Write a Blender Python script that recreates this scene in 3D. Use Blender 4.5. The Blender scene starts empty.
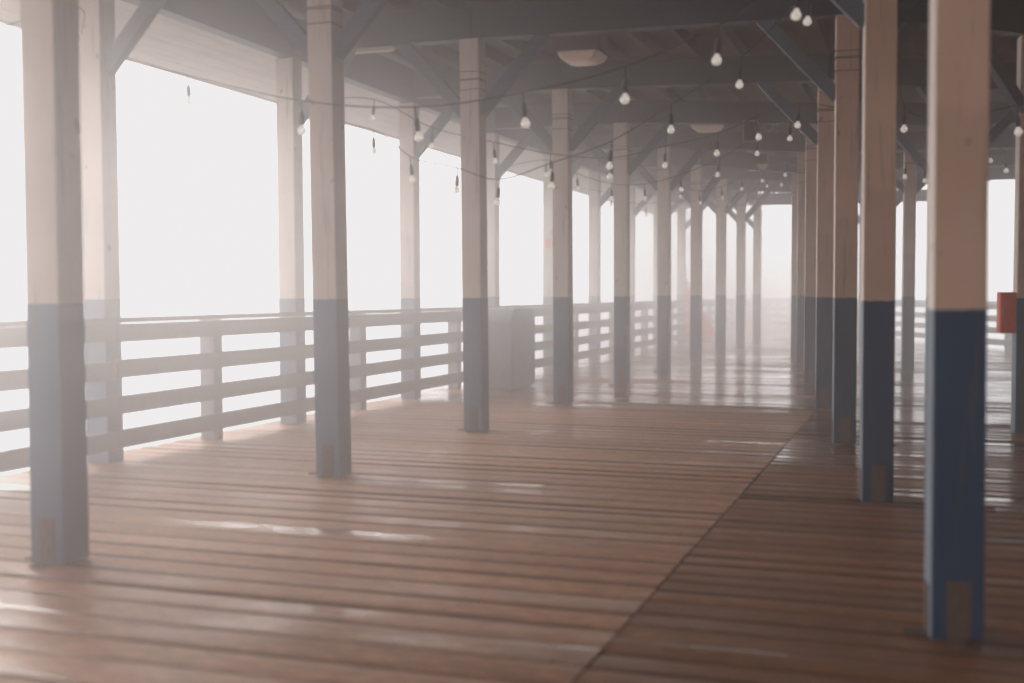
import bpy, bmesh, math, random
from mathutils import Vector, Matrix
random.seed(7)
R = math.radians
sc = bpy.context.scene
col = sc.collection
CAM_H = 1.30
F = 1200.0
HZ = 293.0

# ------------------------------------------------------------------ helpers
def link(o, parent=None):
    col.objects.link(o)
    if parent is not None:
        o.parent = parent
    return o

def tag(o, label=None, cat=None, group=None, kind=None):
    if label: o['label'] = label
    if cat: o['category'] = cat
    if group: o['group'] = group
    if kind: o['kind'] = kind
    return o

def empty(name, loc, rz=0.0):
    o = bpy.data.objects.new(name, None)
    o.empty_display_size = 0.2
    o.location = loc
    o.rotation_euler = (0, 0, rz)
    return link(o)

def obj(name, bm, mat, parent=None, loc=None, rz=None, smooth=False):
    me = bpy.data.meshes.new(name)
    bmesh.ops.recalc_face_normals(bm, faces=bm.faces)
    bm.to_mesh(me); bm.free()
    for m in (mat if isinstance(mat, (list, tuple)) else [mat]):
        me.materials.append(m)
    if smooth:
        for p in me.polygons: p.use_smooth = True
    o = bpy.data.objects.new(name, me)
    if loc is not None: o.location = loc
    if rz is not None: o.rotation_euler = (0, 0, rz)
    return link(o, parent)

def bx(bm, c, s, rot=None, bev=0.0):
    """box centred at c with full size s"""
    r = bmesh.ops.create_cube(bm, size=1.0)
    vs = r['verts']
    M = Matrix.Translation(Vector(c)) @ (rot if rot is not None else Matrix.Identity(4)) @ Matrix.Diagonal((s[0], s[1], s[2], 1))
    bmesh.ops.transform(bm, matrix=M, verts=vs)
    if bev > 0:
        es = list({e for v in vs for e in v.link_edges})
        bmesh.ops.bevel(bm, geom=es, offset=bev, segments=2, profile=0.6, affect='EDGES')
    return bm

def bar(bm, a, b, w, h, bev=0.0):
    """beam from a to b, w across (horizontal), h the other way"""
    a = Vector(a); b = Vector(b); d = b - a; L = d.length; d.normalize()
    up = Vector((0, 0, 1))
    side = d.cross(up)
    if side.length < 1e-4: side = Vector((1, 0, 0))
    side.normalize(); upv = side.cross(d)
    rot = Matrix((side, d, upv)).transposed().to_4x4()
    return bx(bm, (a + b) / 2, (w, L, h), rot, bev)

def tube(bm, pts, r, n=6):
    pts = [Vector(p) for p in pts]
    rings = []
    for i, p in enumerate(pts):
        d = (pts[min(i + 1, len(pts) - 1)] - pts[max(i - 1, 0)]).normalized()
        ref = Vector((0, 0, 1)) if abs(d.z) < 0.9 else Vector((1, 0, 0))
        s = d.cross(ref).normalized(); u = s.cross(d)
        rings.append([bm.verts.new(p + (s * math.cos(2 * math.pi * k / n) + u * math.sin(2 * math.pi * k / n)) * r) for k in range(n)])
    for a, b in zip(rings, rings[1:]):
        for k in range(n):
            bm.faces.new((a[k], a[(k + 1) % n], b[(k + 1) % n], b[k]))
    bm.faces.new(rings[0]); bm.faces.new(rings[-1])
    return bm

def lathe(bm, prof, n=16, c=(0, 0, 0)):
    rings = []
    for r, z in prof:
        if r < 1e-5:
            rings.append([bm.verts.new((c[0], c[1], c[2] + z))])
        else:
            rings.append([bm.verts.new((c[0] + r * math.cos(2 * math.pi * k / n), c[1] + r * math.sin(2 * math.pi * k / n), c[2] + z)) for k in range(n)])
    for a, b in zip(rings, rings[1:]):
        for k in range(n):
            k2 = (k + 1) % n
            if len(a) == 1 and len(b) == 1: continue
            if len(a) == 1: bm.faces.new((a[0], b[k], b[k2]))
            elif len(b) == 1: bm.faces.new((a[k], a[k2], b[0]))
            else: bm.faces.new((a[k], a[k2], b[k2], b[k]))
    if len(rings[0]) > 1: bm.faces.new(rings[0])
    if len(rings[-1]) > 1: bm.faces.new(rings[-1])
    return bm

# ------------------------------------------------------------------ materials
def newmat(name):
    m = bpy.data.materials.new(name); m.use_nodes = True
    nt = m.node_tree
    return m, nt, nt.nodes, nt.links, nt.nodes['Principled BSDF']

def mathn(N, L, op, a, b=None, c=None, clamp=False):
    n = N.new('ShaderNodeMath'); n.operation = op; n.use_clamp = clamp
    for i, v in enumerate((a, b, c)):
        if v is None: continue
        if isinstance(v, (int, float)): n.inputs[i].default_value = v
        else: L.new(v, n.inputs[i])
    return n.outputs[0]

def mixc(N, L, fac, a, b, mode='MIX'):
    n = N.new('ShaderNodeMix'); n.data_type = 'RGBA'; n.blend_type = mode
    for sock, v in ((n.inputs[0], fac), (n.inputs[6], a), (n.inputs[7], b)):
        if isinstance(v, (int, float)): sock.default_value = v
        elif isinstance(v, tuple): sock.default_value = (*v, 1) if len(v) == 3 else v
        else: L.new(v, sock)
    return n.outputs[2]

def noise(N, L, vec, scale=(1, 1, 1), s=1.0, detail=4, rough=0.55, off=None):
    mp = N.new('ShaderNodeMapping'); mp.inputs['Scale'].default_value = scale
    L.new(vec, mp.inputs['Vector'])
    if off is not None: L.new(off, mp.inputs['Location'])
    n = N.new('ShaderNodeTexNoise'); n.inputs['Scale'].default_value = s
    n.inputs['Detail'].default_value = detail; n.inputs['Roughness'].default_value = rough
    L.new(mp.outputs[0], n.inputs['Vector'])
    return n.outputs['Fac']

def ramp(N, L, fac, stops):
    r = N.new('ShaderNodeValToRGB')
    e = r.color_ramp.elements
    while len(e) < len(stops): e.new(0.5)
    for el, (p, c) in zip(e, stops):
        el.position = p
        el.color = (c, c, c, 1) if isinstance(c, (int, float)) else (*c, 1)
    L.new(fac, r.inputs[0])
    return r.outputs[0]

def wood_paint(name, c1, c2, grain=(1, 1, 12), rough=0.55, bump=0.25, dark=0.65):
    m, nt, N, L, P = newmat(name)
    tc = N.new('ShaderNodeTexCoord'); oi = N.new('ShaderNodeObjectInfo')
    off = N.new('ShaderNodeCombineXYZ'); L.new(mathn(N, L, 'MULTIPLY', oi.outputs['Random'], 37.0), off.inputs[0])
    g = noise(N, L, tc.outputs['Object'], grain, 3.0, 6, 0.6, off.outputs[0])
    b = noise(N, L, tc.outputs['Object'], (1, 1, 1), 2.2, 5, 0.6, off.outputs[0])
    base = mixc(N, L, ramp(N, L, b, [(0.3, 0.0), (0.72, 1.0)]), c1, c2)
    fin = mixc(N, L, ramp(N, L, g, [(0.30, 1.0), (0.46, 0.0)]), base, tuple(x * dark for x in c1))
    L.new(fin, P.inputs['Base Color'])
    P.inputs['Roughness'].default_value = rough
    bp = N.new('ShaderNodeBump'); bp.inputs['Strength'].default_value = bump; bp.inputs['Distance'].default_value = 0.004
    L.new(g, bp.inputs['Height']); L.new(bp.outputs[0], P.inputs['Normal'])
    return m

PUDDLES = [(1.05, -0.3, 2.0), (2.80, 0.2, 1.3), (2.95, 1.0, 1.9)]
def post_mat(name, cream1, cream2, blue1, blue2, lower_dark, lit_side=False):
    m, nt, N, L, P = newmat(name)
    tc = N.new('ShaderNodeTexCoord'); oi = N.new('ShaderNodeObjectInfo')
    sep = N.new('ShaderNodeSeparateXYZ'); L.new(tc.outputs['Object'], sep.inputs[0])
    off = N.new('ShaderNodeCombineXYZ'); L.new(mathn(N, L, 'MULTIPLY', oi.outputs['Random'], 53.0), off.inputs[2])
    g = noise(N, L, tc.outputs['Object'], (9, 9, 0.55), 3.0, 6, 0.62, off.outputs[0])
    b = noise(N, L, tc.outputs['Object'], (1, 1, 0.6), 2.6, 5, 0.6, off.outputs[0])
    fine = noise(N, L, tc.outputs['Object'], (1, 1, 1), 28.0, 3, 0.6, off.outputs[0])
    # paint line with a slightly wobbly brush edge
    edge = mathn(N, L, 'MULTIPLY_ADD', fine, 0.022, 1.226)
    edge = mathn(N, L, 'MULTIPLY_ADD', oi.outputs['Random'], 0.022, edge)
    up = mathn(N, L, 'GREATER_THAN', sep.outputs[2], edge)
    cream = mixc(N, L, ramp(N, L, b, [(0.32, 0.0), (0.7, 1.0)]), cream1, cream2)
    lower_mask = ramp(N, L, mathn(N, L, 'SUBTRACT', sep.outputs[2], mathn(N, L, 'MULTIPLY_ADD', b, 0.25, 1.80)), [(0.0, 1.0), (0.05, 0.0)])  # cream turns darker below this height
    cream = mixc(N, L, mathn(N, L, 'MULTIPLY', lower_mask, lower_dark), cream, tuple(c * 0.55 for c in cream2))
    blue = mixc(N, L, ramp(N, L, b, [(0.3, 0.0), (0.7, 1.0)]), blue1, blue2)
    # scuffed, bare wood towards the foot
    low = mathn(N, L, 'SUBTRACT', 0.30, sep.outputs[2])
    sc_ = mathn(N, L, 'MULTIPLY_ADD', fine, 1.1, low)
    sc_ = mathn(N, L, 'MULTIPLY_ADD', g, 0.5, sc_)
    scf = ramp(N, L, sc_, [(1.08, 0.0), (1.2, 0.7)])
    blue = mixc(N, L, scf, blue, (0.20, 0.14, 0.10))
    c = mixc(N, L, up, blue, cream)
    c = mixc(N, L, ramp(N, L, g, [(0.26, 0.55), (0.42, 0.0)]), c, (0.10, 0.08, 0.07))
    if lit_side:
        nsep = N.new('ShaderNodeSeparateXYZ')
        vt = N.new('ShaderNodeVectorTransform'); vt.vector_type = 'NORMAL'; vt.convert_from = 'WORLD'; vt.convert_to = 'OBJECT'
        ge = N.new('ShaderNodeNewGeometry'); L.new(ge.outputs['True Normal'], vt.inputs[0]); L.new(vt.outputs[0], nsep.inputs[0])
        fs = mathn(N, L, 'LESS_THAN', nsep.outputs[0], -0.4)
        # light on the left-facing side painted in as paler colour
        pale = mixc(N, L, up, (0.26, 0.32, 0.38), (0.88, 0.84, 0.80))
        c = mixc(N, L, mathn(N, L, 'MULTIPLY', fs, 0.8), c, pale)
    knots = noise(N, L, tc.outputs['Object'], (1, 1, 0.8), 9.0, 1, 0.4, off.outputs[0])
    c = mixc(N, L, ramp(N, L, knots, [(0.735, 0.0), (0.77, 0.6)]), c, (0.10, 0.06, 0.04))
    L.new(c, P.inputs['Base Color'])
    L.new(ramp(N, L, b, [(0.3, 0.50), (0.8, 0.72)]), P.inputs['Roughness']); P.inputs['Specular IOR Level'].default_value = 0.3
    bp = N.new('ShaderNodeBump'); bp.inputs['Strength'].default_value = 0.35; bp.inputs['Distance'].default_value = 0.004
    L.new(g, bp.inputs['Height']); L.new(bp.outputs[0], P.inputs['Normal'])
    return m

def deck_mat(name, ca, cb, cc, seed, fa, fb):
    m, nt, N, L, P = newmat(name)
    tc = N.new('ShaderNodeTexCoord')
    at = N.new('ShaderNodeAttribute'); at.attribute_name = 'plank'
    sepc = N.new('ShaderNodeSeparateColor'); L.new(at.outputs['Color'], sepc.inputs[0])
    off = N.new('ShaderNodeCombineXYZ')
    L.new(mathn(N, L, 'MULTIPLY_ADD', sepc.outputs[0], 61.0, seed), off.inputs[0])
    L.new(mathn(N, L, 'MULTIPLY', sepc.outputs[1], 19.0), off.inputs[2])
    g = noise(N, L, tc.outputs['Object'], (0.6, 26, 1), 1.6, 8, 0.62, off.outputs[0])
    b = noise(N, L, tc.outputs['Object'], (0.5, 3.0, 1), 1.3, 6, 0.65, off.outputs[0])
    w = noise(N, L, tc.outputs['Object'], (0.35, 2.2, 1), 1.0, 5, 0.6, off.outputs[0])
    w2 = noise(N, L, tc.outputs['Object'], (1, 1, 1), 0.45, 4, 0.55)
    c = mixc(N, L, ramp(N, L, b, [(0.30, 0.0), (0.70, 1.0)]), ca, cb)
    c = mixc(N, L, ramp(N, L, sepc.outputs[0], [(0.0, 0.0), (1.0, 0.75)]), c, cc)
    c = mixc(N, L, ramp(N, L, g, [(0.30, 0.75), (0.50, 0.0)]), c, tuple(x * 0.42 for x in ca))
    # damp patches darken the boards
    wet = mathn(N, L, 'MULTIPLY_ADD', w2, 0.9, mathn(N, L, 'MULTIPLY', w, 0.75))
    sp = N.new('ShaderNodeSeparateXYZ'); L.new(tc.outputs['Object'], sp.inputs[0])
    far = N.new('ShaderNodeMapRange'); far.inputs['From Min'].default_value = fa; far.inputs['From Max'].default_value = fb
    far.inputs['To Min'].default_value = -0.17; far.inputs['To Max'].default_value = 0.10
    L.new(sp.outputs[1], far.inputs['Value'])
    wet = mathn(N, L, 'ADD', wet, far.outputs[0])
    for (pt, a0, a1) in (PUDDLES if seed == 0 else ()):
        def win(sock, lo, hi, soft):
            u_ = mathn(N, L, 'MULTIPLY', mathn(N, L, 'SUBTRACT', sock, lo), 1 / soft, clamp=True)
            v_ = mathn(N, L, 'MULTIPLY', mathn(N, L, 'SUBTRACT', hi, sock), 1 / soft, clamp=True)
            return mathn(N, L, 'MULTIPLY', u_, v_)
        k_ = mathn(N, L, 'MULTIPLY', win(sp.outputs[0], a0, a1, 0.8), win(sp.outputs[1], pt - 0.12, pt + 0.12, 0.09))
        k_ = mathn(N, L, 'MULTIPLY', k_, ramp(N, L, noise(N, L, tc.outputs['Object'], (1, 5, 1), 3.0, 4, 0.6), [(0.36, 0.15), (0.58, 1.0)]))
        wet = mathn(N, L, 'MULTIPLY_ADD', k_, 0.40, wet)
    wetf = ramp(N, L, wet, [(0.70, 0.0), (0.98, 1.0)])
    c = mixc(N, L, mathn(N, L, 'MULTIPLY', wetf, 0.35), c, tuple(x * 0.45 for x in ca))
    # mottled, weathered surface
    mo = noise(N, L, tc.outputs['Object'], (1, 2.2, 1), 9.0, 6, 0.7, off.outputs[0])
    c = mixc(N, L, ramp(N, L, mo, [(0.36, 0.42), (0.54, 0.0)]), c, tuple(x * 0.38 for x in ca))
    c = mixc(N, L, ramp(N, L, mo, [(0.52, 0.0), (0.70, 0.30)]), c, tuple(min(1, x * 1.5) for x in cb))
    # nail heads over each joist
    nm = mathn(N, L, 'ABSOLUTE', mathn(N, L, 'SUBTRACT', mathn(N, L, 'FRACT', mathn(N, L, 'DIVIDE', sp.outputs[0], 0.61)), 0.5))
    nm = mathn(N, L, 'LESS_THAN', nm, 0.0115)
    ne = mathn(N, L, 'LESS_THAN', mathn(N, L, 'ABSOLUTE', mathn(N, L, 'SUBTRACT', sepc.outputs[2], 0.30)), 0.085)
    c = mixc(N, L, mathn(N, L, 'MULTIPLY', mathn(N, L, 'MULTIPLY', nm, ne), 0.8), c, (0.03, 0.02, 0.016))
    # dark edges of each board, stored by the mesh in the blue channel
    edge = ramp(N, L, sepc.outputs[2], [(0.0, 0.0), (1.0, 1.0)])
    c = mixc(N, L, mathn(N, L, 'MULTIPLY', edge, 0.55), c, (0.035, 0.022, 0.016))
    L.new(c, P.inputs['Base Color'])
    rough = ramp(N, L, wet, [(0.55, 0.58), (0.80, 0.34), (0.93, 0.15)])
    L.new(rough, P.inputs['Roughness'])
    P.inputs['IOR'].default_value = 1.45; P.inputs['Specular IOR Level'].default_value = 0.32
    # film of standing water
    L.new(ramp(N, L, wet, [(0.74, 0.03), (0.92, 0.9)]), P.inputs['Coat Weight'])
    P.inputs['Coat Roughness'].default_value = 0.10
    P.inputs['Coat IOR'].default_value = 1.33
    bp = N.new('ShaderNodeBump'); bp.inputs['Strength'].default_value = 0.5; bp.inputs['Distance'].default_value = 0.004
    L.new(mathn(N, L, 'MULTIPLY_ADD', b, 0.8, g), bp.inputs['Height']); L.new(bp.outputs[0], P.inputs['Normal'])
    bc = N.new('ShaderNodeBump'); bc.inputs['Strength'].default_value = 0.30; bc.inputs['Distance'].default_value = 0.004
    L.new(mathn(N, L, 'MULTIPLY_ADD', g, 0.7, b), bc.inputs['Height']); L.new(bc.outputs[0], P.inputs['Coat Normal'])
    return m

def plain(name, c, rough=0.5, metal=0.0, var=0.25, scale=14.0):
    m, nt, N, L, P = newmat(name)
    tc = N.new('ShaderNodeTexCoord')
    n = noise(N, L, tc.outputs['Object'], (1, 1, 1), scale, 5, 0.6)
    L.new(mixc(N, L, n, tuple(x * (1 - var) for x in c), tuple(min(1, x * (1 + var)) for x in c)), P.inputs['Base Color'])
    P.inputs['Roughness'].default_value = rough
    P.inputs['Metallic'].default_value = metal
    return m

M = {}
M['post_left'] = post_mat('painted post cream over blue', (0.68, 0.575, 0.515), (0.57, 0.475, 0.42), (0.085, 0.135, 0.22), (0.06, 0.105, 0.18), 0.10)
M['post_right'] = post_mat('painted post cream over blue in shade', (0.74, 0.51, 0.385), (0.62, 0.42, 0.305), (0.003, 0.040, 0.098), (0.002, 0.032, 0.078), 0.25, True)  # right row: same paint darkened, its shade put into the colour
M['rail'] = wood_paint('weathered blue grey rail paint', (0.14, 0.155, 0.18), (0.19, 0.19, 0.195), (0.7, 14, 14), 0.6)
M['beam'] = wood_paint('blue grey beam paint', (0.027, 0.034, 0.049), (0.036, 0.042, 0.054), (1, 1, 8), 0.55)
M['brace'] = wood_paint('blue grey brace paint', (0.075, 0.100, 0.140), (0.09, 0.112, 0.148), (1, 1, 8), 0.55)
M['soffit'] = wood_paint('pale soffit boards', (0.66, 0.58, 0.53), (0.54, 0.47, 0.42), (10, 0.5, 1), 0.6, 0.4, 0.7)
M['joist'] = wood_paint('bare brown joist', (0.17, 0.092, 0.056), (0.115, 0.063, 0.040), (10, 0.6, 1), 0.7)
M['ceiling'] = wood_paint('bare brown ceiling boards', (0.13, 0.070, 0.043), (0.085, 0.047, 0.030), (0.6, 10, 1), 0.75)
M['rust'] = plain('rusty galvanised steel', (0.105, 0.062, 0.042), 0.75, 0.2, 0.6, 30)
M['steel'] = plain('dull steel', (0.42, 0.40, 0.38), 0.45, 0.8, 0.3, 30)
M['black'] = plain('black rubber', (0.035, 0.028, 0.026), 0.6, 0, 0.2)
M['wrap'] = plain('brown tie wire', (0.14, 0.085, 0.06), 0.7, 0, 0.3)
M['bin'] = plain('grey blue bin paint', (0.15, 0.175, 0.205), 0.5, 0, 0.25, 5)
M['bin_dark'] = plain('dark bin opening', (0.03, 0.03, 0.035), 0.6, 0, 0.2, 5)
M['red'] = plain('faded red paint', (0.85, 0.13, 0.055), 0.5, 0, 0.15, 8)
M['redcloth'] = plain('faded red canvas', (0.85, 0.09, 0.05), 0.85, 0, 0.15, 6)
M['housing'] = plain('brown lamp housing', (0.13, 0.085, 0.062), 0.6, 0, 0.2, 9)
M['diffuser'] = plain('yellowed opal plastic', (0.78, 0.66, 0.56), 0.35, 0, 0.06, 9)
M['board'] = plain('dark brown board', (0.07, 0.045, 0.034), 0.6, 0, 0.2, 9)
M['wood_trim'] = plain('light wood frame', (0.36, 0.25, 0.18), 0.6, 0, 0.2, 9)
M['dark'] = plain('gap shade under deck', (0.022, 0.016, 0.013), 0.9, 0, 0.2, 3)

def bulb_mat():
    m, nt, N, L, P = newmat('frosted bulb glass')
    P.inputs['Base Color'].default_value = (0.93, 0.90, 0.86, 1)
    P.inputs['Roughness'].default_value = 0.18
    P.inputs['Subsurface Weight'].default_value = 0.0
    P.inputs['Transmission Weight'].default_value = 0.45
    P.inputs['Emission Color'].default_value = (1.0, 0.93, 0.84, 1)
    P.inputs['Emission Strength'].default_value = 0.26
    return m
M['bulb'] = bulb_mat()
M['deck_l'] = deck_mat('wet brown deck boards', (0.46, 0.220, 0.118), (0.62, 0.345, 0.205), (0.34, 0.160, 0.085), 0.0, 8.3, 9.2)
M['deck_r'] = deck_mat('darker wet deck boards', (0.25, 0.098, 0.036), (0.40, 0.175, 0.072), (0.15, 0.060, 0.024), 11.0, 1.0, 9.0)

# ------------------------------------------------------------------ the grid of the pavilion
# left colonnade runs along U from P0; V points right across the deck
ANG = math.atan2(0.9405, 2.757)
U = Vector((math.sin(ANG), math.cos(ANG), 0)); V = Vector((math.cos(ANG), -math.sin(ANG), 0))
P0 = Vector((-2.2155, 5.793, 0))
BAY = 2.913
def G(s, t, z=0.0):
    p = P0 + V * s + U * t
    return Vector((p.x, p.y, z))
def to_st(p):
    d = Vector((p[0], p[1], 0)) - P0
    return d.dot(V), d.dot(U)
RZ = -ANG
S_OUT = -1.95
Z_B = 3.66          # underside of the cross beams
RX = [(1.68, 4.52), (2.29, 7.5), (2.876, 10.35), (3.52, 13.5), (4.218, 16.9), (4.915, 20.3), (5.633, 23.8)]
LXY = {n: G(0, n * BAY) for n in range(-3, 10)}
LXY[0].x += 0.02
OXY = {n: G(S_OUT, n * BAY) for n in range(-3, 10)}
RXY = {n: Vector((*RX[n], 0)) for n in range(7)}
RXY[-1] = Vector((1.07, 1.55, 0)); RXY[-2] = Vector((0.46, -1.4, 0)); RXY[-3] = Vector((-0.15, -4.35, 0))
SXY = {n: Vector((6.6 + 0.61 * (n - 5), 20 + 2.95 * (n - 5), 0)) for n in range(-3, 9)}
def right_line(Z): return 11.55 - 0.062 * (Z - 22.0)
TXY = {n: Vector((right_line(SXY[n].y - 1.2) - 0.0, SXY[n].y - 1.2, 0)) for n in range(-3, 8)}

# ------------------------------------------------------------------ deck
def deck(name, s0, s1f, t0, t1, pitch, mat, seed, joints):
    rnd = random.Random(seed)
    bm = bmesh.new()
    cl = bm.loops.layers.float_color.new('plank')
    t = t0
    while t < t1:
        wdt = pitch * rnd.uniform(0.93, 1.07)
        gap = rnd.uniform(0.004, 0.008)
        sa = s0; s_end = s1f(t)
        cuts = [sa]
        if joints:
            x = sa + rnd.uniform(1.5, 4.5)
            while x < s_end - 1.0:
                cuts.append(x); x += rnd.uniform(3.2, 4.9)
        cuts.append(s_end)
        for a, b in zip(cuts, cuts[1:]):
            if b - a < 0.2: continue
            a += 0.002; b -= 0.002
            c1, c2 = rnd.random(), rnd.random()
            tilt = rnd.gauss(0, 0.0045); dz = rnd.gauss(0, 0.0014); cup = rnd.uniform(-0.0030, 0.0038)
            n = max(2, int((b - a) / 0.4))
            hw = (wdt - gap) / 2
            prof = [(-1, -0.035, 1), (-1, -0.006, 1), (-0.92, -0.0022, 0.5), (-0.66, -0.0003, 0.14), (-0.3, 0, 0), (0.1, 0, 0), (0.5, 0, 0), (0.66, -0.0004, 0.14), (0.92, -0.0026, 0.5), (1, -0.006, 1), (1, -0.035, 1)]
            ph = rnd.uniform(0, 6.28); am = rnd.uniform(0.0004, 0.0016)
            rings = []
            for i in range(n + 1):
                x = a + (b - a) * i / n
                wob = am * math.sin(x * 1.3 + ph)
                tl = tilt * (0.6 + 0.4 * math.sin(x * 0.8 + ph * 2))
                for (pt, ps0, ps1) in (PUDDLES if not joints else ()):
                    if t <= pt < t + wdt:
                        tl -= 0.0048 * max(0.0, min(1.0, (x - ps0) / 0.9, (ps1 - x) / 0.9)) * (0.75 + 0.25 * math.sin(x * 7.3 + pt))
                ring = []
                for (y, z, e) in prof:
                    zz = z + dz + wob + tl * y + cup * (y * y - 0.4)
                    ring.append(bm.verts.new((x, t + wdt / 2 + y * hw, zz - 0.003)))
                rings.append(ring)
            for r0, r1 in zip(rings, rings[1:]):
                for k in range(len(prof) - 1):
                    f = bm.faces.new((r0[k], r1[k], r1[k + 1], r0[k + 1]))
                    f.smooth = True
                    es = (prof[k][2], prof[k][2], prof[k + 1][2], prof[k + 1][2])
                    for lp, e in zip(f.loops, es):
                        lp[cl] = (c1, c2, e, 1)
            for rr in (rings[0], rings[-1]):
                f = bm.faces.new([bm.verts.new(v.co) for v in rr])
                for lp in f.loops: lp[cl] = (c1, c2, 1, 1)
        t += wdt
    o = obj(name, bm, mat, None, P0, RZ)
    return tag(o, kind='structure')

SEAM = 2.88
T0, T1 = -9.0, 41.8
def s_right(t):
    # the right edge of the pier closes in on the left one
    # X + 0.062*Z <= 13.15
    a = P0.x + U.x * t + 0.062 * (P0.y + U.y * t)
    return (13.15 - a) / (V.x + 0.062 * V.y)
deck('deck', S_OUT - 0.30, lambda t: min(SEAM - 0.004, s_right(t)), T0, T1, 0.236, M['deck_l'], 3, False)
deck('deck', SEAM + 0.004, lambda t: max(SEAM + 0.004, s_right(t)), T0, T1 - 3, 0.196, M['deck_r'], 5, True)
# rim joist and a near-black slab added below so the gaps stay dark
bm = bmesh.new()
bx(bm, (S_OUT - 0.24, (T0 + T1) / 2, -0.165), (0.08, T1 - T0 - 0.1, 0.24))
tag(obj('rim_joist', bm, M['joist'], None, P0, RZ), kind='structure')
bm = bmesh.new()
ps = [G(S_OUT - 0.19, T0, -0.06), G(S_OUT - 0.19, T1 - 0.1, -0.06), G(s_right(T1) - 0.1, T1 - 0.1, -0.06), G(s_right(T0) - 0.1, T0, -0.06)]
top = [bm.verts.new(p) for p in ps]; bot = [bm.verts.new(p - Vector((0, 0, 0.22))) for p in ps]
bm.faces.new(top); bm.faces.new(bot)
for i in range(4): bm.faces.new((top[i], top[(i + 1) % 4], bot[(i + 1) % 4], bot[i]))
tag(obj('underdeck', bm, M['dark']), kind='structure')

bm = bmesh.new()
bx(bm, (1.45, 9.07, 0.0035), (2.55, 0.045, 0.005), None, 0.001)  # strip added to draw the bright wet line over the boards
o = obj('glint_strip', bm, M['steel'], None, P0, RZ)
tag(o, 'thin metal strip added as a bright wet line across the deck boards at mid distance', 'floor strip')
# sea below the pier, lost in the fog
m, nt, N, L, P = newmat('grey foggy sea')
tc = N.new('ShaderNodeTexCoord')
n1 = noise(N, L, tc.outputs['Object'], (1, 0.35, 1), 0.5, 6, 0.6)
L.new(mixc(N, L, ramp(N, L, n1, [(0.45, 0.0), (0.7, 1.0)]), (0.16, 0.18, 0.19), (0.55, 0.56, 0.56)), P.inputs['Base Color'])
P.inputs['Roughness'].default_value = 0.35
bp = N.new('ShaderNodeBump'); bp.inputs['Strength'].default_value = 0.6; bp.inputs['Distance'].default_value = 0.3
L.new(n1, bp.inputs['Height']); L.new(bp.outputs[0], P.inputs['Normal'])
bm = bmesh.new()
bmesh.ops.create_grid(bm, x_segments=2, y_segments=2, size=900)
tag(obj('sea', bm, m, None, (0, 0, -5.5)), kind='structure')
# pale sandy beach under the left side of the pier
m, nt, N, L, P = newmat('wet beach sand')
tc = N.new('ShaderNodeTexCoord')
n1 = noise(N, L, tc.outputs['Object'], (1, 1, 1), 0.8, 6, 0.6)
L.new(mixc(N, L, n1, (0.36, 0.30, 0.25), (0.50, 0.43, 0.37)), P.inputs['Base Color'])
P.inputs['Roughness'].default_value = 0.8
bm = bmesh.new()
rr = random.Random(2)
NX, NY = 40, 24
gv = [[None] * (NY + 1) for _ in range(NX + 1)]
for i in range(NX + 1):
    for j in range(NY + 1):
        x = -80 + 70 * i / NX; y = -30 + 58 * j / NY
        e = min(1, (28 - y) / 18.0, (y + 30) / 8.0)
        edge = math.sin(x * 0.21) * 0.25
        gv[i][j] = bm.verts.new((x, y, -5.9 + 2.0 * max(0, e) ** 0.8 + 0.3 * edge + rr.uniform(-0.04, 0.04)))
for i in range(NX):
    for j in range(NY):
        bm.faces.new((gv[i][j], gv[i + 1][j], gv[i + 1][j + 1], gv[i][j + 1])).smooth = True
tag(obj('beach', bm, m), kind='structure')

# ------------------------------------------------------------------ posts
W = 0.19
ordn = ['first', 'second', 'third', 'fourth', 'fifth', 'sixth', 'seventh', 'eighth', 'ninth', 'tenth', 'eleventh', 'twelfth']

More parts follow.
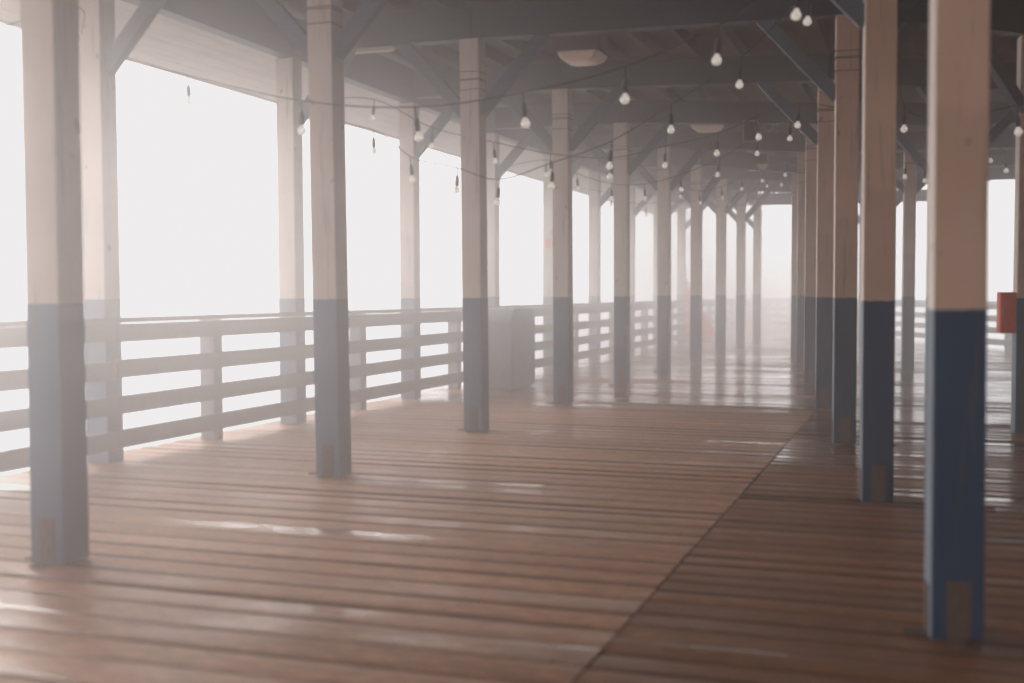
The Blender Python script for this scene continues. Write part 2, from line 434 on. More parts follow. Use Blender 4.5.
def make_post(p, rz, mat, label, group, top, beam_dirs, straps=True, bracket=True, zb=None, w=W):
    """square timber post; beam_dirs: list of world unit directions in which knee braces rise"""
    r = empty('post', (p.x, p.y, 0), rz)
    tag(r, label, 'post', group)
    bm = bmesh.new()
    # shaft in two lifts with a barely visible check and eased corners
    bx(bm, (0, 0, top / 2 + 0.001), (w, w, top - 0.002), None, 0.008)
    obj('shaft', bm, mat, r)
    if straps:
        for k, z in enumerate((3.18, 3.29, 3.36)):
            bm = bmesh.new()
            zz = z + random.uniform(-0.03, 0.03)
            for q in range(1 + (k == 1)):
                pts = []
                e = w / 2 + 0.004
                for (a, b) in ((-e, -e), (e, -e), (e, e), (-e, e), (-e, -e)):
                    pts.append((a, b, zz + 0.012 * q + random.uniform(-0.006, 0.006)))
                tube(bm, pts, 0.004, 5)
            obj('tie_wire', bm, M['wrap'], r)
    if bracket:
        bm = bmesh.new()
        bx(bm, (0.005, -w / 2 - 0.004, 0.115), (0.085, 0.006, 0.225))
        bx(bm, (0.005, -w / 2 - 0.045, 0.007), (0.085, 0.084, 0.007))
        b = obj('bracket', bm, M['rust'], r)
        for zz in (0.07, 0.165):
            bm = bmesh.new()
            bx(bm, (0.005, -w / 2 - 0.012, zz), (0.026, 0.012, 0.026), None, 0.004)
            obj('bolt', bm, M['rust'], b)
        bm = bmesh.new()
        bx(bm, (0.005, -w / 2 - 0.058, 0.016), (0.026, 0.026, 0.013), None, 0.004)
        obj('bolt', bm, M['rust'], b)
        bm = bmesh.new()
        bx(bm, (-w / 2 - 0.004, 0.0, 0.10), (0.006, 0.085, 0.19))
        bx(bm, (-w / 2 - 0.045, 0.0, 0.007), (0.084, 0.085, 0.007))
        obj('bracket', bm, M['rust'], r)
    inv = Matrix.Rotation(-rz, 3, 'Z')
    for d in beam_dirs:
        dl = inv @ Vector(d)
        a = dl * (w / 2 - 0.02); b_ = dl * 0.72
        bm = bmesh.new()
        bar(bm, (a.x, a.y, 2.98), (b_.x, b_.y, Z_B + 0.03), 0.085, 0.115, 0.006)
        obj('knee_brace', bm, M['brace'], r)
    return r

def udir(a, b):
    d = (b - a); d.z = 0
    return d.normalized()

for n in range(-3, 10):
    dirs = []
    rt = RXY.get(n, SXY.get(n))
    if rt is not None: dirs.append(udir(LXY[n], rt))
    dirs.append(udir(LXY[n], OXY[n]))
    lab = ('cream topped blue post, %s from the camera in the left inner row' % ordn[n]) if n >= 0 else 'cream topped blue post of the left inner row behind the camera'
    o = make_post(LXY[n], RZ, M['post_left'], lab, 'posts of the left inner row', Z_B, dirs, straps=(n >= -1))
    o.rotation_euler.y = -R({0: 0.35, 1: 0.85, 2: 0.6, 3: 0.4, 4: 0.3, 5: 0.25}.get(n, 0.1))     # old timbers leaning out of plumb
for n in range(-3, 10):
    dirs = [udir(OXY[n], LXY[n])]
    vis = n - 1
    lab = ('cream topped blue post on the left railing, %s from the camera' % ordn[vis]) if n >= 1 else 'cream topped blue post on the left railing outside the picture'
    o = make_post(OXY[n], RZ, M['post_left'], lab, 'posts standing in the left railing', Z_B - 0.06, dirs, straps=False, bracket=False)
    o.rotation_euler.y = -R({1: 0.5, 2: 0.4, 3: 0.2}.get(n, 0.05))
ra = -math.atan2(0.61, 2.95)
for n in range(-3, 7):
    dirs = ([udir(RXY[n], LXY[n])] if n < 4 else []) + [udir(RXY[n], SXY[n])]
    lab = ('tan topped navy post, %s from the camera in the right row' % ordn[n]) if n >= 0 else 'tan topped navy post of the right row behind the camera'
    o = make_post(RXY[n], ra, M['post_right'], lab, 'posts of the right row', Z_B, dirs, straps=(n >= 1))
    o.rotation_euler.y = -R({0: 0.3, 1: 0.25, 2: 0.2}.get(n, 0.1))
for n in range(-3, 9):
    prev = RXY.get(n, LXY.get(n))
    dirs = [udir(SXY[n], prev)]
    if n in TXY: dirs.append(udir(SXY[n], TXY[n]))
    lab = ('painted post of the far right row, %s from the camera, seen past the navy posts' % ordn[n - 2]) if n >= 2 else 'painted post of the far right row outside the picture'
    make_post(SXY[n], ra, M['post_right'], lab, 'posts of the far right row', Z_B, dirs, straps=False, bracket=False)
for n in range(-3, 7):
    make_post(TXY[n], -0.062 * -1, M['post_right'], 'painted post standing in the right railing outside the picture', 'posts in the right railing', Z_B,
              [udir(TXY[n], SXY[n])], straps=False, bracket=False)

# ------------------------------------------------------------------ roof
roof = empty('pavilion_roof', (P0.x, P0.y, 0), RZ)
tag(roof, 'dark timber pavilion roof with blue grey cross beams over the deck', 'roof')
def loc(p, z):
    s, t = to_st(p)
    return Vector((s, t, z))
BH = 0.30
for n in range(-3, 10):
    chain = [OXY[n], LXY[n]]
    if n in RXY: chain.append(RXY[n])
    if n in SXY: chain.append(SXY[n])
    if n in TXY and n < 8: chain.append(TXY[n])
    bm = bmesh.new()
    for a, b in zip(chain, chain[1:]):
        pa, pb = loc(a, Z_B + BH / 2), loc(b, Z_B + BH / 2)
        d = (pb - pa).normalized()
        if a is chain[0]: pa = pa + d * 0.08
        bar(bm, pa, pb - d * 0.001, 0.15, BH)
    obj('cross_beam', bm, M['beam'], roof)
T_END = 9 * BAY + 1.9
T_BEG = -3 * BAY - 0.3
bm = bmesh.new()
bx(bm, ((S_OUT + 5.2) / 2, T_END - 0.09, Z_B + BH / 2), (5.2 - S_OUT - 0.16, 0.15, BH))
obj('cross_beam', bm, M['beam'], roof)
bm = bmesh.new()
bx(bm, (S_OUT, (T_BEG + T_END) / 2, Z_B - 0.06 + 0.20), (0.14, T_END - T_BEG, 0.40))
obj('header_beam', bm, M['beam'], roof)
bm = bmesh.new()
a, b = TXY[-3], TXY[7]
bar(bm, loc(a, Z_B + BH / 2 + 0.31) , loc(b, Z_B + BH / 2 + 0.31), 0.14, 0.3)
obj('header_beam', bm, M['beam'], roof)
# joists
s = S_OUT + 0.28; cnt = 0
zj = Z_B + BH + 0.004
while s < 15.3:
    te = min(T_END, (right_line(20) - 0.35 - P0.x - V.x * s) / U.x)
    if te > T_BEG + 1:
        bm = bmesh.new()
        bx(bm, (s + random.uniform(-0.02, 0.02), (T_BEG + te) / 2, zj + 0.075), (0.045, te - T_BEG, 0.15))
        obj('joist', bm, M['joist'], roof); cnt += 1
    s += 0.46
# ceiling boards laid across the joists
bm = bmesh.new()
t = T_BEG
rr = random.Random(9)
while t < T_END:
    se = min(15.6, (right_line(20) + 0.3 - P0.x - U.x * t) / V.x)
    x0 = S_OUT - 0.07
    z = zj + 0.153 + rr.uniform(0, 0.003)
    bx(bm, ((x0 + se) / 2, t + 0.0675, z + 0.011), (se - x0, 0.129, 0.022))
    t += 0.135
obj('ceiling_boards', bm, M['ceiling'], roof)
# weatherproof sheet above
bm = bmesh.new()
ps = [loc(G(S_OUT - 1.0, T_BEG), 4.17), loc(G(S_OUT - 1.0, T_END + .1), 4.17),
      Vector(((right_line(20) + 0.5 - P0.x - U.x * T_END) / V.x, T_END + .1, 4.17)), Vector((15.8, (right_line(20) + .5 - P0.x - V.x * 15.8) / U.x, 4.17)), Vector((15.8, T_BEG, 4.17))]
top = [bm.verts.new(p + Vector((0, 0, 0.06))) for p in ps]; bot = [bm.verts.new(p) for p in ps]
bm.faces.new(top); bm.faces.new(bot)
for i in range(len(ps)): bm.faces.new((top[i], top[(i + 1) % len(ps)], bot[(i + 1) % len(ps)], bot[i]))
obj('roof_sheet', bm, M['housing'], roof)
# eave soffit: long boards outside the header, dropping to the fascia
nb = 6
so0, so1 = S_OUT - 0.075, S_OUT - 0.93
za, zc = Z_B - 0.02, 3.44
for k in range(nb):
    f0, f1 = k / nb, (k + 1) / nb - 0.004
    bm = bmesh.new()
    sa, sb = so0 + (so1 - so0) * f0, so0 + (so1 - so0) * f1
    z0, z1 = za + (zc - za) * f0, za + (zc - za) * f1
    vs = []
    for (ss, zz) in ((sa, z0), (sb, z1), (sb, z1 + 0.02), (sa, z0 + 0.02)):
        vs.append([bm.verts.new((ss, T_BEG, zz)), bm.verts.new((ss, T_END, zz))])
    for i in range(4):
        j = (i + 1) % 4
        bm.faces.new((vs[i][0], vs[i][1], vs[j][1], vs[j][0]))
    bm.faces.new([v[0] for v in vs]); bm.faces.new([v[1] for v in vs])
    obj('soffit_board', bm, M['soffit'], roof)
bm = bmesh.new()
bx(bm, (so1 - 0.022, (T_BEG + T_END) / 2, zc + 0.10), (0.035, T_END - T_BEG, 0.24))
obj('fascia', bm, M['soffit'], roof)
bm = bmesh.new()
bx(bm, ((so1 + so0) / 2, (T_BEG + T_END) / 2, 3.9), (0.8, T_END - T_BEG - 0.1, 0.04))
obj('eave_deck', bm, M['housing'], roof)

# ------------------------------------------------------------------ railings
def railing(name, pts, inner, label, group=None, skip=(), post_every=None):
    """pts: list of world points (posts), inner: unit vector pointing to the walking side"""
    r = empty(name, (pts[0].x, pts[0].y, 0))
    tag(r, label, 'railing', group)
    o0 = Vector((pts[0].x, pts[0].y, 0))
    for i, p in enumerate(pts):
        if i in skip: continue
        q = p - o0
        bm = bmesh.new()
        d = udir(pts[max(0, i - 1)], pts[min(len(pts) - 1, i + 1)])
        rot = Matrix.Rotation(math.atan2(-d.x, d.y), 4, 'Z')
        bx(bm, (q.x, q.y, 0.535), (0.14, 0.14, 1.064), rot, 0.006)
        obj('rail_post', bm, M['rail'], r)
    step = 4
    i = 0
    rnd = random.Random(len(pts))
    while i < len(pts) - 1:
        j = min(len(pts) - 1, i + step)
        a, b = pts[i] - o0, pts[j] - o0
        d = (b - a).normalized()
        for zc_ in (0.997, 0.715, 0.445, 0.175):
            off = inner * (0.098 + rnd.uniform(0, 0.002))
            bm = bmesh.new()
            z0, z1 = zc_ + rnd.uniform(-0.006, 0.006), zc_ + rnd.uniform(-0.006, 0.006)
            bar(bm, Vector((a.x, a.y, z0)) + off + d * 0.003, Vector((b.x, b.y, z1)) + off - d * 0.003, 0.038, 0.140, 0.004)
            obj('rail_board', bm, M['rail'], r)
        bm = bmesh.new()
        offc = inner * 0.04
        bar(bm, Vector((a.x, a.y, 1.092)) + offc + d * 0.002, Vector((b.x, b.y, 1.092)) + offc - d * 0.002, 0.20, 0.038, 0.005)
        obj('rail_cap', bm, M['rail'], r)
        i = j
    return r

HB = BAY / 2
pts = [G(S_OUT, -3 * BAY + k * HB) for k in range(0, 35)]
# outer posts already stand at every even place under the roof: move the rail line so its boards pass on their inner faces
railing('railing', pts, V.copy(), 'blue grey four board wooden railing along the left edge of the pier', None,
        skip=[k for k in range(0, 26) if k % 2 == 0])
nR = 36
rp = []
for k in range(nR + 1):
    Z = -4.0 + k * (46.9 + 4.0) / nR
    rp.append(Vector((right_line(Z) + 0.0, Z, 0)))
skipR = [k for k, p in enumerate(rp) if any((p - q).length < 0.35 for q in TXY.values())]
railing('railing', rp, Vector((-1, -0.06, 0)).normalized(), 'pale four board wooden railing far off along the right edge', None, skip=skipR)
e0 = pts[-1]; e1 = rp[-1]
railing('railing', [e0, (e0 + e1) / 2, e1], Vector((0.3, -0.95, 0)).normalized(), 'short railing closing the far tip of the pier in the fog')

# ------------------------------------------------------------------ unseen boarded hall added to shade the right side of the pavilion
baffle = empty('light_baffle', (13.6, 6, 0), 0)
tag(baffle, 'added dark boarded shade-casting building along the right side of the pavilion, outside the picture', 'blocker')
bm = bmesh.new()
for k in range(95):
    bx(bm, (-0.3 + 0.003 * (k % 3), -17.9 + k * 0.37, 1.95), (0.03, 0.362, 3.9))
bx(bm, (1.2, -0.7, 1.95), (2.9, 35.0, 3.88))
obj('shade_wall', bm, M['joist'], baffle)
bm = bmesh.new()
for k in range(29):
    bx(bm, (-10.9 + k * 0.37, -11.0 + 0.003 * (k % 3), 1.95), (0.362, 0.03, 3.9))
bx(bm, (-5.7, -11.6, 1.95), (10.7, 1.1, 3.88))
obj('shade_end_wall', bm, M['joist'], baffle)  # unseen wing added to cut the light from behind the camera
for yy in (-9.0, -1.5, 6.0):
    bm = bmesh.new(); bx(bm, (-0.34, yy, 1.05), (0.05, 0.95, 2.08), None, 0.01); d_ = obj('door', bm, M['beam'], baffle)
    bm = bmesh.new(); bx(bm, (-0.385, yy + 0.36, 1.03), (0.04, 0.03, 0.14), None, 0.004); obj('handle', bm, M['steel'], d_)

# ------------------------------------------------------------------ bin
bi = empty('litter_bin', G(-1.49, 10.80), RZ)
tag(bi, 'grey blue litter bin with rounded top beside the left railing', 'litter bin')
def barrel(bm, x0, x1, hd, h0, h1, r):
    prof = [(-hd, h0), (hd, h0), (hd, h1 - r)]
    for k in range(1, 9):
        a = k / 8 * math.pi / 2
        prof.append((hd - r + r * math.cos(a), h1 - r + r * math.sin(a)))
    for k in range(0, 9):
        a = math.pi / 2 + k / 8 * math.pi / 2
        prof.append((-hd + r + r * math.cos(a), h1 - r + r * math.sin(a)))
    A = [bm.verts.new((x0, y, z)) for y, z in prof]; B = [bm.verts.new((x1, y, z)) for y, z in prof]
    bm.faces.new(A); bm.faces.new(B)
    for i in range(len(prof)):
        j = (i + 1) % len(prof)
        bm.faces.new((A[i], A[j], B[j], B[i]))
bm = bmesh.new(); barrel(bm, -0.31, 0.31, 0.52, 0.03, 1.09, 0.19)
body = obj('body', bm, M['bin'], bi)
bm = bmesh.new(); bx(bm, (0, 0, 0.016), (0.56, 0.96, 0.028)); obj('plinth', bm, M['bin_dark'], bi)
bm = bmesh.new(); bx(bm, (0.313, 0, 0.80), (0.012, 0.42, 0.17), None, 0.004); obj('flap', bm, M['bin'], bi)
bm = bmesh.new()
bx(bm, (0.3135, 0, 0.34), (0.009, 0.66, 0.54), None, 0.003); dr = obj('door', bm, M['bin'], bi)
bm = bmesh.new(); bx(bm, (0.328, 0.24, 0.40), (0.02, 0.02, 0.10), None, 0.004); obj('handle', bm, M['steel'], dr)
for z in (0.30, 0.62, 0.90):
    bm = bmesh.new(); bx(bm, (0, -0.524, z), (0.58, 0.010, 0.035), None, 0.003); obj('rib', bm, M['bin'], bi)

# ------------------------------------------------------------------ ceiling lamps
lamps = [((0.73, 12.5), 'square brown ceiling lamp with pale bowl, nearest and largest of the four'),
         ((2.86, 17.7), 'square brown ceiling lamp with pale bowl, second from the camera'),
         ((4.72, 23.3), 'square brown ceiling lamp with pale bowl, third from the camera'),
         ((6.4, 28.4), 'square brown ceiling lamp with pale bowl, farthest at the roof end')]
for (x, y), lab in lamps:
    c = empty('ceiling_lamp', (x, y, zj + 0.0), RZ)
    tag(c, lab, 'ceiling lamp', 'lamps along the ceiling')
    bm = bmesh.new(); bx(bm, (0, 0, -0.10), (0.46, 0.46, 0.198), None, 0.01); h = obj('housing', bm, M['housing'], c)
    bm = bmesh.new()
    prev = None
    rings = []
    for (hw, z) in ((0.215, -0.2005), (0.212, -0.225), (0.185, -0.27), (0.14, -0.298), (0.08, -0.305)):
        rings.append([bm.verts.new((sx * hw, sy * hw, z)) for sx, sy in ((-1, -1), (1, -1), (1, 1), (-1, 1))])
    for a, b in zip(rings, rings[1:]):
        for k in range(4): bm.faces.new((a[k], a[(k + 1) % 4], b[(k + 1) % 4], b[k]))
    bm.faces.new(rings[0]); bm.faces.new(rings[-1])
    bmesh.ops.bevel(bm, geom=[e for e in bm.edges if abs(e.verts[0].co.z - e.verts[1].co.z) > 0.001], offset=0.03, segments=3, affect='EDGES')
    obj('diffuser', bm, M['diffuser'], c, smooth=False)

# strip light on the near beam and on the next one
for (n, f, lab) in ((2, 0.45, 'short pale strip lamp under the near cross beam left of the third post'),
                    (3, 0.45, 'short pale strip lamp under the next cross beam behind the third post')):
    a = OXY[n].lerp(LXY[n], f)
    c = empty('strip_lamp', (a.x, a.y, Z_B), RZ)
    tag(c, lab, 'strip lamp', 'strip lamps under the beams')
    bm = bmesh.new(); bx(bm, (0, 0, -0.012), (0.50, 0.07, 0.022), None, 0.003); obj('housing', bm, M['steel'], c)
    bm = bmesh.new(); tube(bm, [(-0.235, 0, -0.038), (0.235, 0, -0.038)], 0.014, 10); obj('tube', bm, M['diffuser'], c)

# hanging framed board
c = empty('hanging_sign', (2.98, 15.1, Z_B - 0.34), RZ)
tag(c, 'small dark framed board hanging under a cross beam by two wires', 'sign')
bm = bmesh.new(); bx(bm, (0, 0, 0), (0.15, 0.02, 0.25)); obj('board', bm, M['board'], c)
bm = bmesh.new()
for (cx, cz, sx, sz) in ((0, 0.1275, 0.19, 0.02), (0, -0.1275, 0.19, 0.02), (-0.086, 0, 0.018, 0.234), (0.086, 0, 0.018, 0.234)):
    bx(bm, (cx, 0, cz), (sx, 0.03, sz))
obj('frame', bm, M['wood_trim'], c)
for sx in (-0.07, 0.07):
    bm = bmesh.new(); tube(bm, [(sx, 0, 0.135), (sx, 0, 0.345)], 0.003, 5); obj('wire', bm, M['black'], c)

# small red label on a railing post
p = OXY[5]
bm = bmesh.new(); bx(bm, (0, -W / 2 - 0.005, 0), (0.10, 0.008, 0.15), None, 0.002)
o = obj('notice', bm, M['red'], None, (p.x, p.y, 2.13), RZ)
tag(o, 'tiny faded red notice fixed to the fifth railing post', 'notice')

# red cabinet on the side of the far right post
sp = SXY[2]
c = empty('extinguisher_cabinet', (sp.x, sp.y, 0), ra)
tag(c, 'red metal cabinet mounted on the side of a far right post', 'cabinet')
bm = bmesh.new(); bx(bm, (-W / 2 - 0.073, 0, 1.12), (0.14, 0.17, 0.38), None, 0.008); b = obj('body', bm, M['red'], c)
bm = bmesh.new(); bx(bm, (-W / 2 - 0.073, -0.09, 1.12), (0.12, 0.008, 0.35), None, 0.003); d = obj('door', bm, M['red'], c)
bm = bmesh.new(); bx(bm, (-W / 2 - 0.115, -0.10, 1.12), (0.015, 0.015, 0.06), None, 0.003); obj('handle', bm, M['steel'], d)

# folded parasol far down the deck
c = empty('folded_parasol', (4.72, 32.4, 0))
tag(c, 'faded red folded parasol standing far down the deck in the fog', 'parasol')
bm = bmesh.new(); lathe(bm, [(0.33, 0.001), (0.33, 0.05), (0.08, 0.09), (0.03, 0.16)], 20, (0.30, 0, 0)); obj('base', bm, M['bin_dark'], c)
bm = bmesh.new(); tube(bm, [(0.30, 0, 0.1), (-0.02, 0, 1.70)], 0.02, 8); obj('pole', bm, M['steel'], c)
bm = bmesh.new()
rings = []
for (rad, z) in ((0.60, 0.10), (0.50, 0.35), (0.36, 0.7), (0.24, 1.05), (0.13, 1.35), (0.035, 1.62)):
    ring = []
    for k in range(24):
        a = 2 * math.pi * k / 24
        q = rad * (1 + 0.22 * math.cos(6 * a + z))
        ring.append(bm.verts.new((q * math.cos(a) * 0.8 + (1.6 - z) * 0.20, q * math.sin(a) * 0.8, z)))
    rings.append(ring)
for a, b in zip(rings, rings[1:]):
    for k in range(24): bm.faces.new((a[k], a[(k + 1) % 24], b[(k + 1) % 24], b[k]))
bm.faces.new(rings[-1])
obj('canopy', bm, M['redcloth'], c, smooth=True)

# ------------------------------------------------------------------ string lights
def W3(px, py, Z):
    th = math.atan2(341.5 - HZ, F)
    dx, dy = (px - 512) / F, (341.5 - py) / F
    d = Vector((dx, math.cos(th) + dy * math.sin(th), -math.sin(th) + dy * math.cos(th)))
    k = Z / d.y
    return Vector((0, 0, CAM_H)) + d * k

socket_me = None; glass_me = None; cord_me = None
def bulb_parts():
    global socket_me, glass_me
    bm = bmesh.new()
    lathe(bm, [(0.006, 0.085), (0.010, 0.083), (0.014, 0.066), (0.0165, 0.052), (0.0165, 0.0), (0.0155, -0.006)], 14)
    socket_me = bpy.data.meshes.new('socket'); bm.to_mesh(socket_me); bm.free(); socket_me.materials.append(M['black'])
    bm = bmesh.new()
    lathe(bm, [(0.0135, -0.0065), (0.0145, -0.014), (0.021, -0.025), (0.0275, -0.034), (0.0300, -0.045), (0.0280, -0.057), (0.020, -0.067), (0.010, -0.072), (0.0, -0.0735)], 18)
    bmesh.ops.recalc_face_normals(bm, faces=bm.faces)
    glass_me = bpy.data.meshes.new('bulb'); bm.to_mesh(glass_me); bm.free(); glass_me.materials.append(M['bulb'])
    for me in (socket_me, glass_me):
        for p in me.polygons: p.use_smooth = True
bulb_parts()

def catmull(pts, n=8):
    P_ = [pts[0] * 2 - pts[1]] + pts + [pts[-1] * 2 - pts[-2]]
    out = []
    for i in range(1, len(P_) - 2):
        p0, p1, p2, p3 = P_[i - 1:i + 3]
        for k in range(n):
            t = k / n
            out.append(0.5 * ((2 * p1) + (-p0 + p2) * t + (2 * p0 - 5 * p1 + 4 * p2 - p3) * t * t + (-p0 + 3 * p1 - 3 * p2 + p3) * t ** 3))
    out.append(pts[-1])
    return out

def string_light(anch0, bulbs, anch1, label, drop=0.17):
    """anch: (px,py,Z) or a world point; bulbs: glass centre in the same terms"""
    cv = lambda a: a if isinstance(a, Vector) else W3(*a)
    a0, a1 = cv(anch0), cv(anch1)
    r = empty('string_light', a0)
    tag(r, label, 'string lights', 'strings of bulbs slung between the posts')
    pts = [Vector((0, 0, 0))]
    bl = []
    for b in bulbs:
        c = cv(b)
        c.z += 0.06            # glass centre -> socket origin
        bl.append(c - a0)
        pts.append(c - a0 + Vector((0, 0, 0.085 + drop - 0.10)))
    pts.append(a1 - a0)
    bm = bmesh.new(); tube(bm, catmull(pts), 0.0046, 5)
    obj('cable', bm, M['black'], r, smooth=True)
    for q, (c) in enumerate(bl):
        s_ = bpy.data.objects.new('socket', socket_me); s_.location = c
        s_.rotation_euler = (random.uniform(-.12, .12), random.uniform(-.14, .14), 0); link(s_, r)
        g_ = bpy.data.objects.new('bulb', glass_me); link(g_, s_)
        top = pts[q + 1]
        bm = bmesh.new(); tube(bm, [top - c, Vector((0, 0, 0.080))], 0.0045, 5)
        obj('drop_cord', bm, M['black'], s_)
    return r

def at_post(p, z, dx=0.0, dy=-0.10): return Vector((p.x + dx, p.y + dy, z))
string_light(at_post(OXY[1], 3.08, 0.10, -0.08), [(189, 103, 9.6), (302, 133, 8.1), (418, 140, 7.9), (525, 126, 7.7), (625, 102, 7.4), (717, 63, 7.1), (797, 18, 6.9)],
             at_post(RXY[1], 3.20, -0.10, -0.05), 'nearest string of bulbs, sagging from the left railing to the second navy post')
string_light(at_post(OXY[2], 3.02, 0.10, -0.05), [(374, 153, 11.4), (412, 181, 10.9), (457, 192, 10.7), (498, 204, 10.6), (552, 188, 10.3), (610, 168, 9.9), (671, 132, 9.5), (740, 87, 9.1), (808, 24, 8.4)],
             at_post(RXY[1], 3.30, -0.10, 0.10), 'second string of bulbs, dipping lowest in front of the third and fourth cream posts')
string_light(at_post(OXY[2], 3.20, 0.10, 0.05), [(373, 120, 12.6), (432, 148, 12.7), (495, 163, 12.7), (551, 174, 12.8), (610, 178, 12.9), (665, 167, 12.6), (717, 155, 12.2), (758, 139, 11.6), (798, 127, 11.2)],
             at_post(RXY[2], 2.90, -0.10, 0.05), 'third string of bulbs, hanging behind the second along the left edge')
string_light(at_post(OXY[4], 3.10, 0.12, 0.0), [(546, 176, 16.2), (578, 190, 16.2), (612, 200, 16.1), (645, 200, 16.0), (681, 191, 15.8), (718, 176, 15.4), (757, 155, 14.8), (790, 140, 14.0)],
             at_post(RXY[3], 2.98, -0.10, 0.05), 'fourth string of bulbs, crossing the deck at mid distance')
string_light(at_post(LXY[5], 3.15, 0.10, 0.0), [(681, 198, 20.2), (700, 204, 20.3), (722, 199, 20.4), (742, 190, 20.3), (762, 182, 20.0), (785, 176, 19.0)],
             at_post(RXY[4], 3.05, -0.10, 0.05), 'fifth string of small bulbs, below the second pair of lamps')
string_light(at_post(LXY[7], 3.2, 0.1, 0.0), [(718, 210, 25.5), (733, 209, 25.5), (748, 205, 25.5), (760, 194, 25.0), (767, 187, 24.5), (782, 186, 24)],
             at_post(RXY[6], 3.1, -0.10, 0.05), 'farthest string of tiny bulbs, just above the bright opening')
string_light(at_post(OXY[5], 3.12, 0.12, 0.0), [(611, 206, 21), (628, 214, 21), (646, 216, 21), (663, 214, 21)],
             at_post(LXY[6], 3.0, -0.05, -0.1), 'short string of bulbs in the left gallery near the sixth post')
string_light(at_post(RXY[1], 3.25, 0.10, 0.0), [(904, 131, 10.5), (960, 142, 9.6), (1018, 134, 9.0)],
             Vector((4.75, 8.4, 2.9)), 'string of bulbs in the dark right aisle, seen between the navy posts')
string_light(at_post(RXY[4], 3.10, 0.10, 0.0), [(905, 178, 17.0), (925, 182, 16.8), (960, 175, 16.2), (990, 162, 15.8), (1006, 172, 15.6)],
             at_post(SXY[3], 2.95, -0.10, 0.0), 'string of blurred bulbs farther back in the right aisle')
string_light(Vector((-3.06, 6.1, 3.3)), [(-30, 60, 7.4), (76, 40, 7.9)], at_post(OXY[1], 3.25, -0.12, -0.05),
             'string of bulbs at the top left corner ending at the first railing post')

# ------------------------------------------------------------------ fog
FOG_DENS = 0.036
# thickest on the left, where the haze stands in for lens glare, thin in the right aisle
FOG_PROFILE = [(-7.0, 0.030), (-3.0, 0.11), (-0.8, 0.070), (2.0, 0.019), (4.4, 0.014)]
m = bpy.data.materials.new('fog'); m.use_nodes = True
nt = m.node_tree; nt.nodes.clear()
out = nt.nodes.new('ShaderNodeOutputMaterial'); vs = nt.nodes.new('ShaderNodeVolumeScatter')
vs.inputs['Color'].default_value = (0.99, 0.970, 0.958, 1)
vs.inputs['Density'].default_value = FOG_DENS
vs.inputs['Anisotropy'].default_value = 0.75
N, L = nt.nodes, nt.links
tc = N.new('ShaderNodeTexCoord'); vd = N.new('ShaderNodeVectorMath'); vd.operation = 'DOT_PRODUCT'
L.new(tc.outputs['Object'], vd.inputs[0]); vd.inputs[1].default_value = V
mr = N.new('ShaderNodeMapRange')
mr.inputs['From Min'].default_value = -8.0 + P0.dot(V); mr.inputs['From Max'].default_value = 8.0 + P0.dot(V)
L.new(vd.outputs['Value'], mr.inputs['Value'])
cr = N.new('ShaderNodeValToRGB'); el = cr.color_ramp.elements; cr.color_ramp.interpolation = 'EASE'
while len(el) < len(FOG_PROFILE): el.new(0.5)
for e_, (s_, d_) in zip(el, FOG_PROFILE):
    e_.position = (s_ + 8.0) / 16.0; e_.color = (d_, d_, d_, 1)
L.new(mr.outputs[0], cr.inputs[0])
# denser again down the deck, and a near-left bank added as lens glare
ud = N.new('ShaderNodeVectorMath'); ud.operation = 'DOT_PRODUCT'
L.new(tc.outputs['Object'], ud.inputs[0]); ud.inputs[1].default_value = U
m2 = N.new('ShaderNodeMapRange'); m2.interpolation_type = 'SMOOTHSTEP'
m2.inputs['From Min'].default_value = -2.5 + P0.dot(U); m2.inputs['From Max'].default_value = 16.0 + P0.dot(U)
m2.inputs['To Min'].default_value = 0.0; m2.inputs['To Max'].default_value = 0.036
L.new(ud.outputs['Value'], m2.inputs['Value'])
ds = N.new('ShaderNodeVectorMath'); ds.operation = 'DISTANCE'
L.new(tc.outputs['Object'], ds.inputs[0]); ds.inputs[1].default_value = G(0.7, -1.2, 1.6)
m3 = N.new('ShaderNodeMapRange'); m3.interpolation_type = 'SMOOTHSTEP'
m3.inputs['From Min'].default_value = 0.4; m3.inputs['From Max'].default_value = 3.5
m3.inputs['To Min'].default_value = 0.085; m3.inputs['To Max'].default_value = 0.0
L.new(ds.outputs['Value'], m3.inputs['Value'])
m4 = N.new('ShaderNodeMapRange'); m4.interpolation_type = 'SMOOTHSTEP'      # open deck past the roof
m4.inputs['From Min'].default_value = 26.0 + P0.dot(U); m4.inputs['From Max'].default_value = 36.0 + P0.dot(U)
m4.inputs['To Min'].default_value = 0.0; m4.inputs['To Max'].default_value = 0.008
L.new(ud.outputs['Value'], m4.inputs['Value'])
spz = N.new('ShaderNodeSeparateXYZ'); L.new(tc.outputs['Object'], spz.inputs[0])
m5 = N.new('ShaderNodeMapRange'); m5.interpolation_type = 'SMOOTHSTEP'      # thinner up under the roof
m5.inputs['From Min'].default_value = 1.5; m5.inputs['From Max'].default_value = 3.5
m5.inputs['To Min'].default_value = 1.0; m5.inputs['To Max'].default_value = 0.55
L.new(spz.outputs[2], m5.inputs['Value'])
dens = mathn(N, L, 'ADD', mathn(N, L, 'ADD', cr.outputs[0], m2.outputs[0]), mathn(N, L, 'ADD', m3.outputs[0], m4.outputs[0]))
L.new(mathn(N, L, 'MULTIPLY', dens, m5.outputs[0]), vs.inputs['Density'])
nt.links.new(vs.outputs[0], out.inputs['Volume'])
bm = bmesh.new()
bx(bm, (-10, 35, 1.2), (110, 130, 16))
fog = obj('fog', bm, m)
tag(fog, kind='structure')

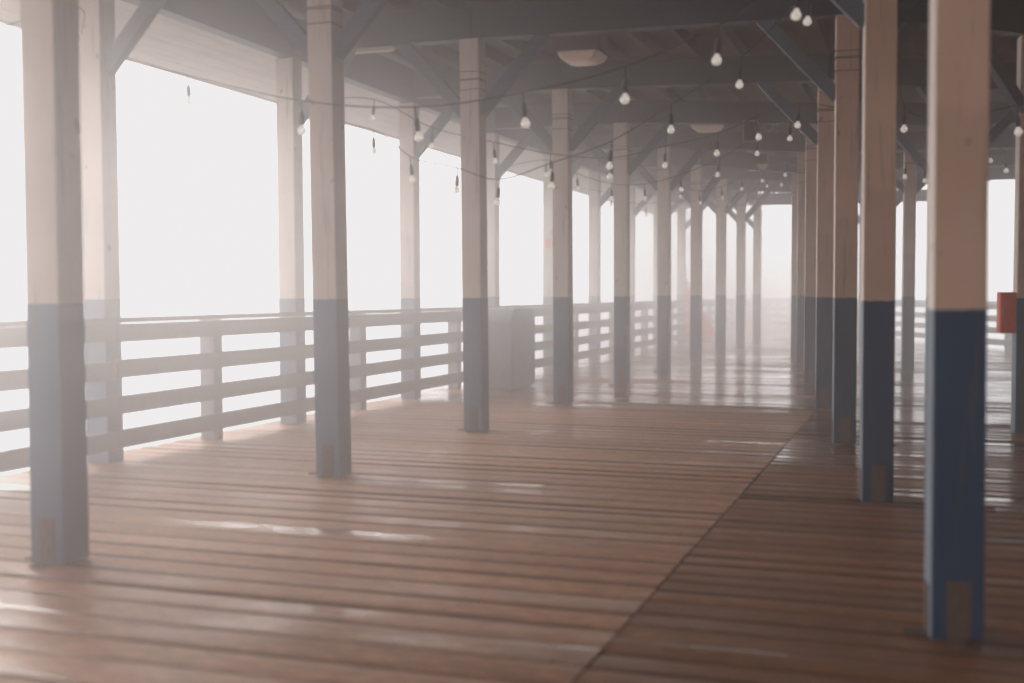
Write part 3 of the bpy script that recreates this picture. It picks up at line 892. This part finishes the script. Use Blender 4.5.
# ------------------------------------------------------------------ light
SUN_EL, SUN_AZ = R(23), R(-46)      # azimuth measured from +Y towards +X: over the sea, ahead and to the left
w = bpy.data.worlds.new('World'); sc.world = w; w.use_nodes = True
nt = w.node_tree; bg = nt.nodes['Background']
sky = nt.nodes.new('ShaderNodeTexSky'); sky.sky_type = 'NISHITA'; sky.sun_disc = False
sky.sun_elevation = SUN_EL; sky.sun_rotation = SUN_AZ
sky.air_density = 1.0; sky.dust_density = 6.0; sky.ozone_density = 1.0
mx = nt.nodes.new('ShaderNodeMix'); mx.data_type = 'RGBA'; mx.inputs[0].default_value = 0.88
SKYW = 33.5
mx.inputs[7].default_value = (SKYW * 1.0, SKYW * 0.985, SKYW * 0.985, 1)
nt.links.new(sky.outputs[0], mx.inputs[6]); nt.links.new(mx.outputs[2], bg.inputs['Color'])
bg.inputs['Strength'].default_value = 0.10
sl = bpy.data.lights.new('sun', 'SUN'); sl.energy = 5.0; sl.angle = R(40); sl.color = (1.0, 0.93, 0.87)
so = bpy.data.objects.new('sun', sl); link(so)
d = Vector((math.sin(SUN_AZ) * math.cos(SUN_EL), math.cos(SUN_AZ) * math.cos(SUN_EL), math.sin(SUN_EL)))
so.rotation_euler = d.to_track_quat('Z', 'Y').to_euler(); so.location = (-20, 10, 20)

# ------------------------------------------------------------------ camera
cd = bpy.data.cameras.new('camera'); cam = bpy.data.objects.new('camera', cd); link(cam)
cam.location = (0, 0, CAM_H)
pitch = math.atan2(341.5 - HZ, F)
cam.rotation_euler = (R(90) - pitch, 0, 0)
cd.sensor_width = 36; cd.lens = 36 * F / 1024; cd.clip_end = 2500; cd.clip_start = 0.05
cd.dof.use_dof = True; cd.dof.focus_distance = 14.5; cd.dof.aperture_fstop = 1.25
sc.camera = cam

sc.render.engine = 'CYCLES'
cy = sc.cycles
cy.use_denoising = True
cy.max_bounces = 10; cy.diffuse_bounces = 4; cy.glossy_bounces = 4; cy.transmission_bounces = 4; cy.volume_bounces = 5
cy.caustics_reflective = False; cy.caustics_refractive = False
cy.filter_width = 2.2
cy.volume_step_rate = 0.1; cy.volume_max_steps = 128
cy.sample_clamp_indirect = 6
sc.view_settings.view_transform = 'Standard'; sc.view_settings.look = 'None'
sc.view_settings.exposure = 0; sc.view_settings.gamma = 1
# the faded print: paper white a little below full, blacks a little above nothing
sc.view_settings.use_curve_mapping = True
cm = sc.view_settings.curve_mapping
cm.use_clip = False
cm.extend = 'HORIZONTAL'
for ci, (lo, hi) in enumerate(((0.011, 0.86), (0.0085, 0.845), (0.0085, 0.85), (0.0, 1.0))):
    pts_ = cm.curves[ci].points
    pts_[0].location = (0.0, lo); pts_[1].location = (1.0, hi)
cm.update()
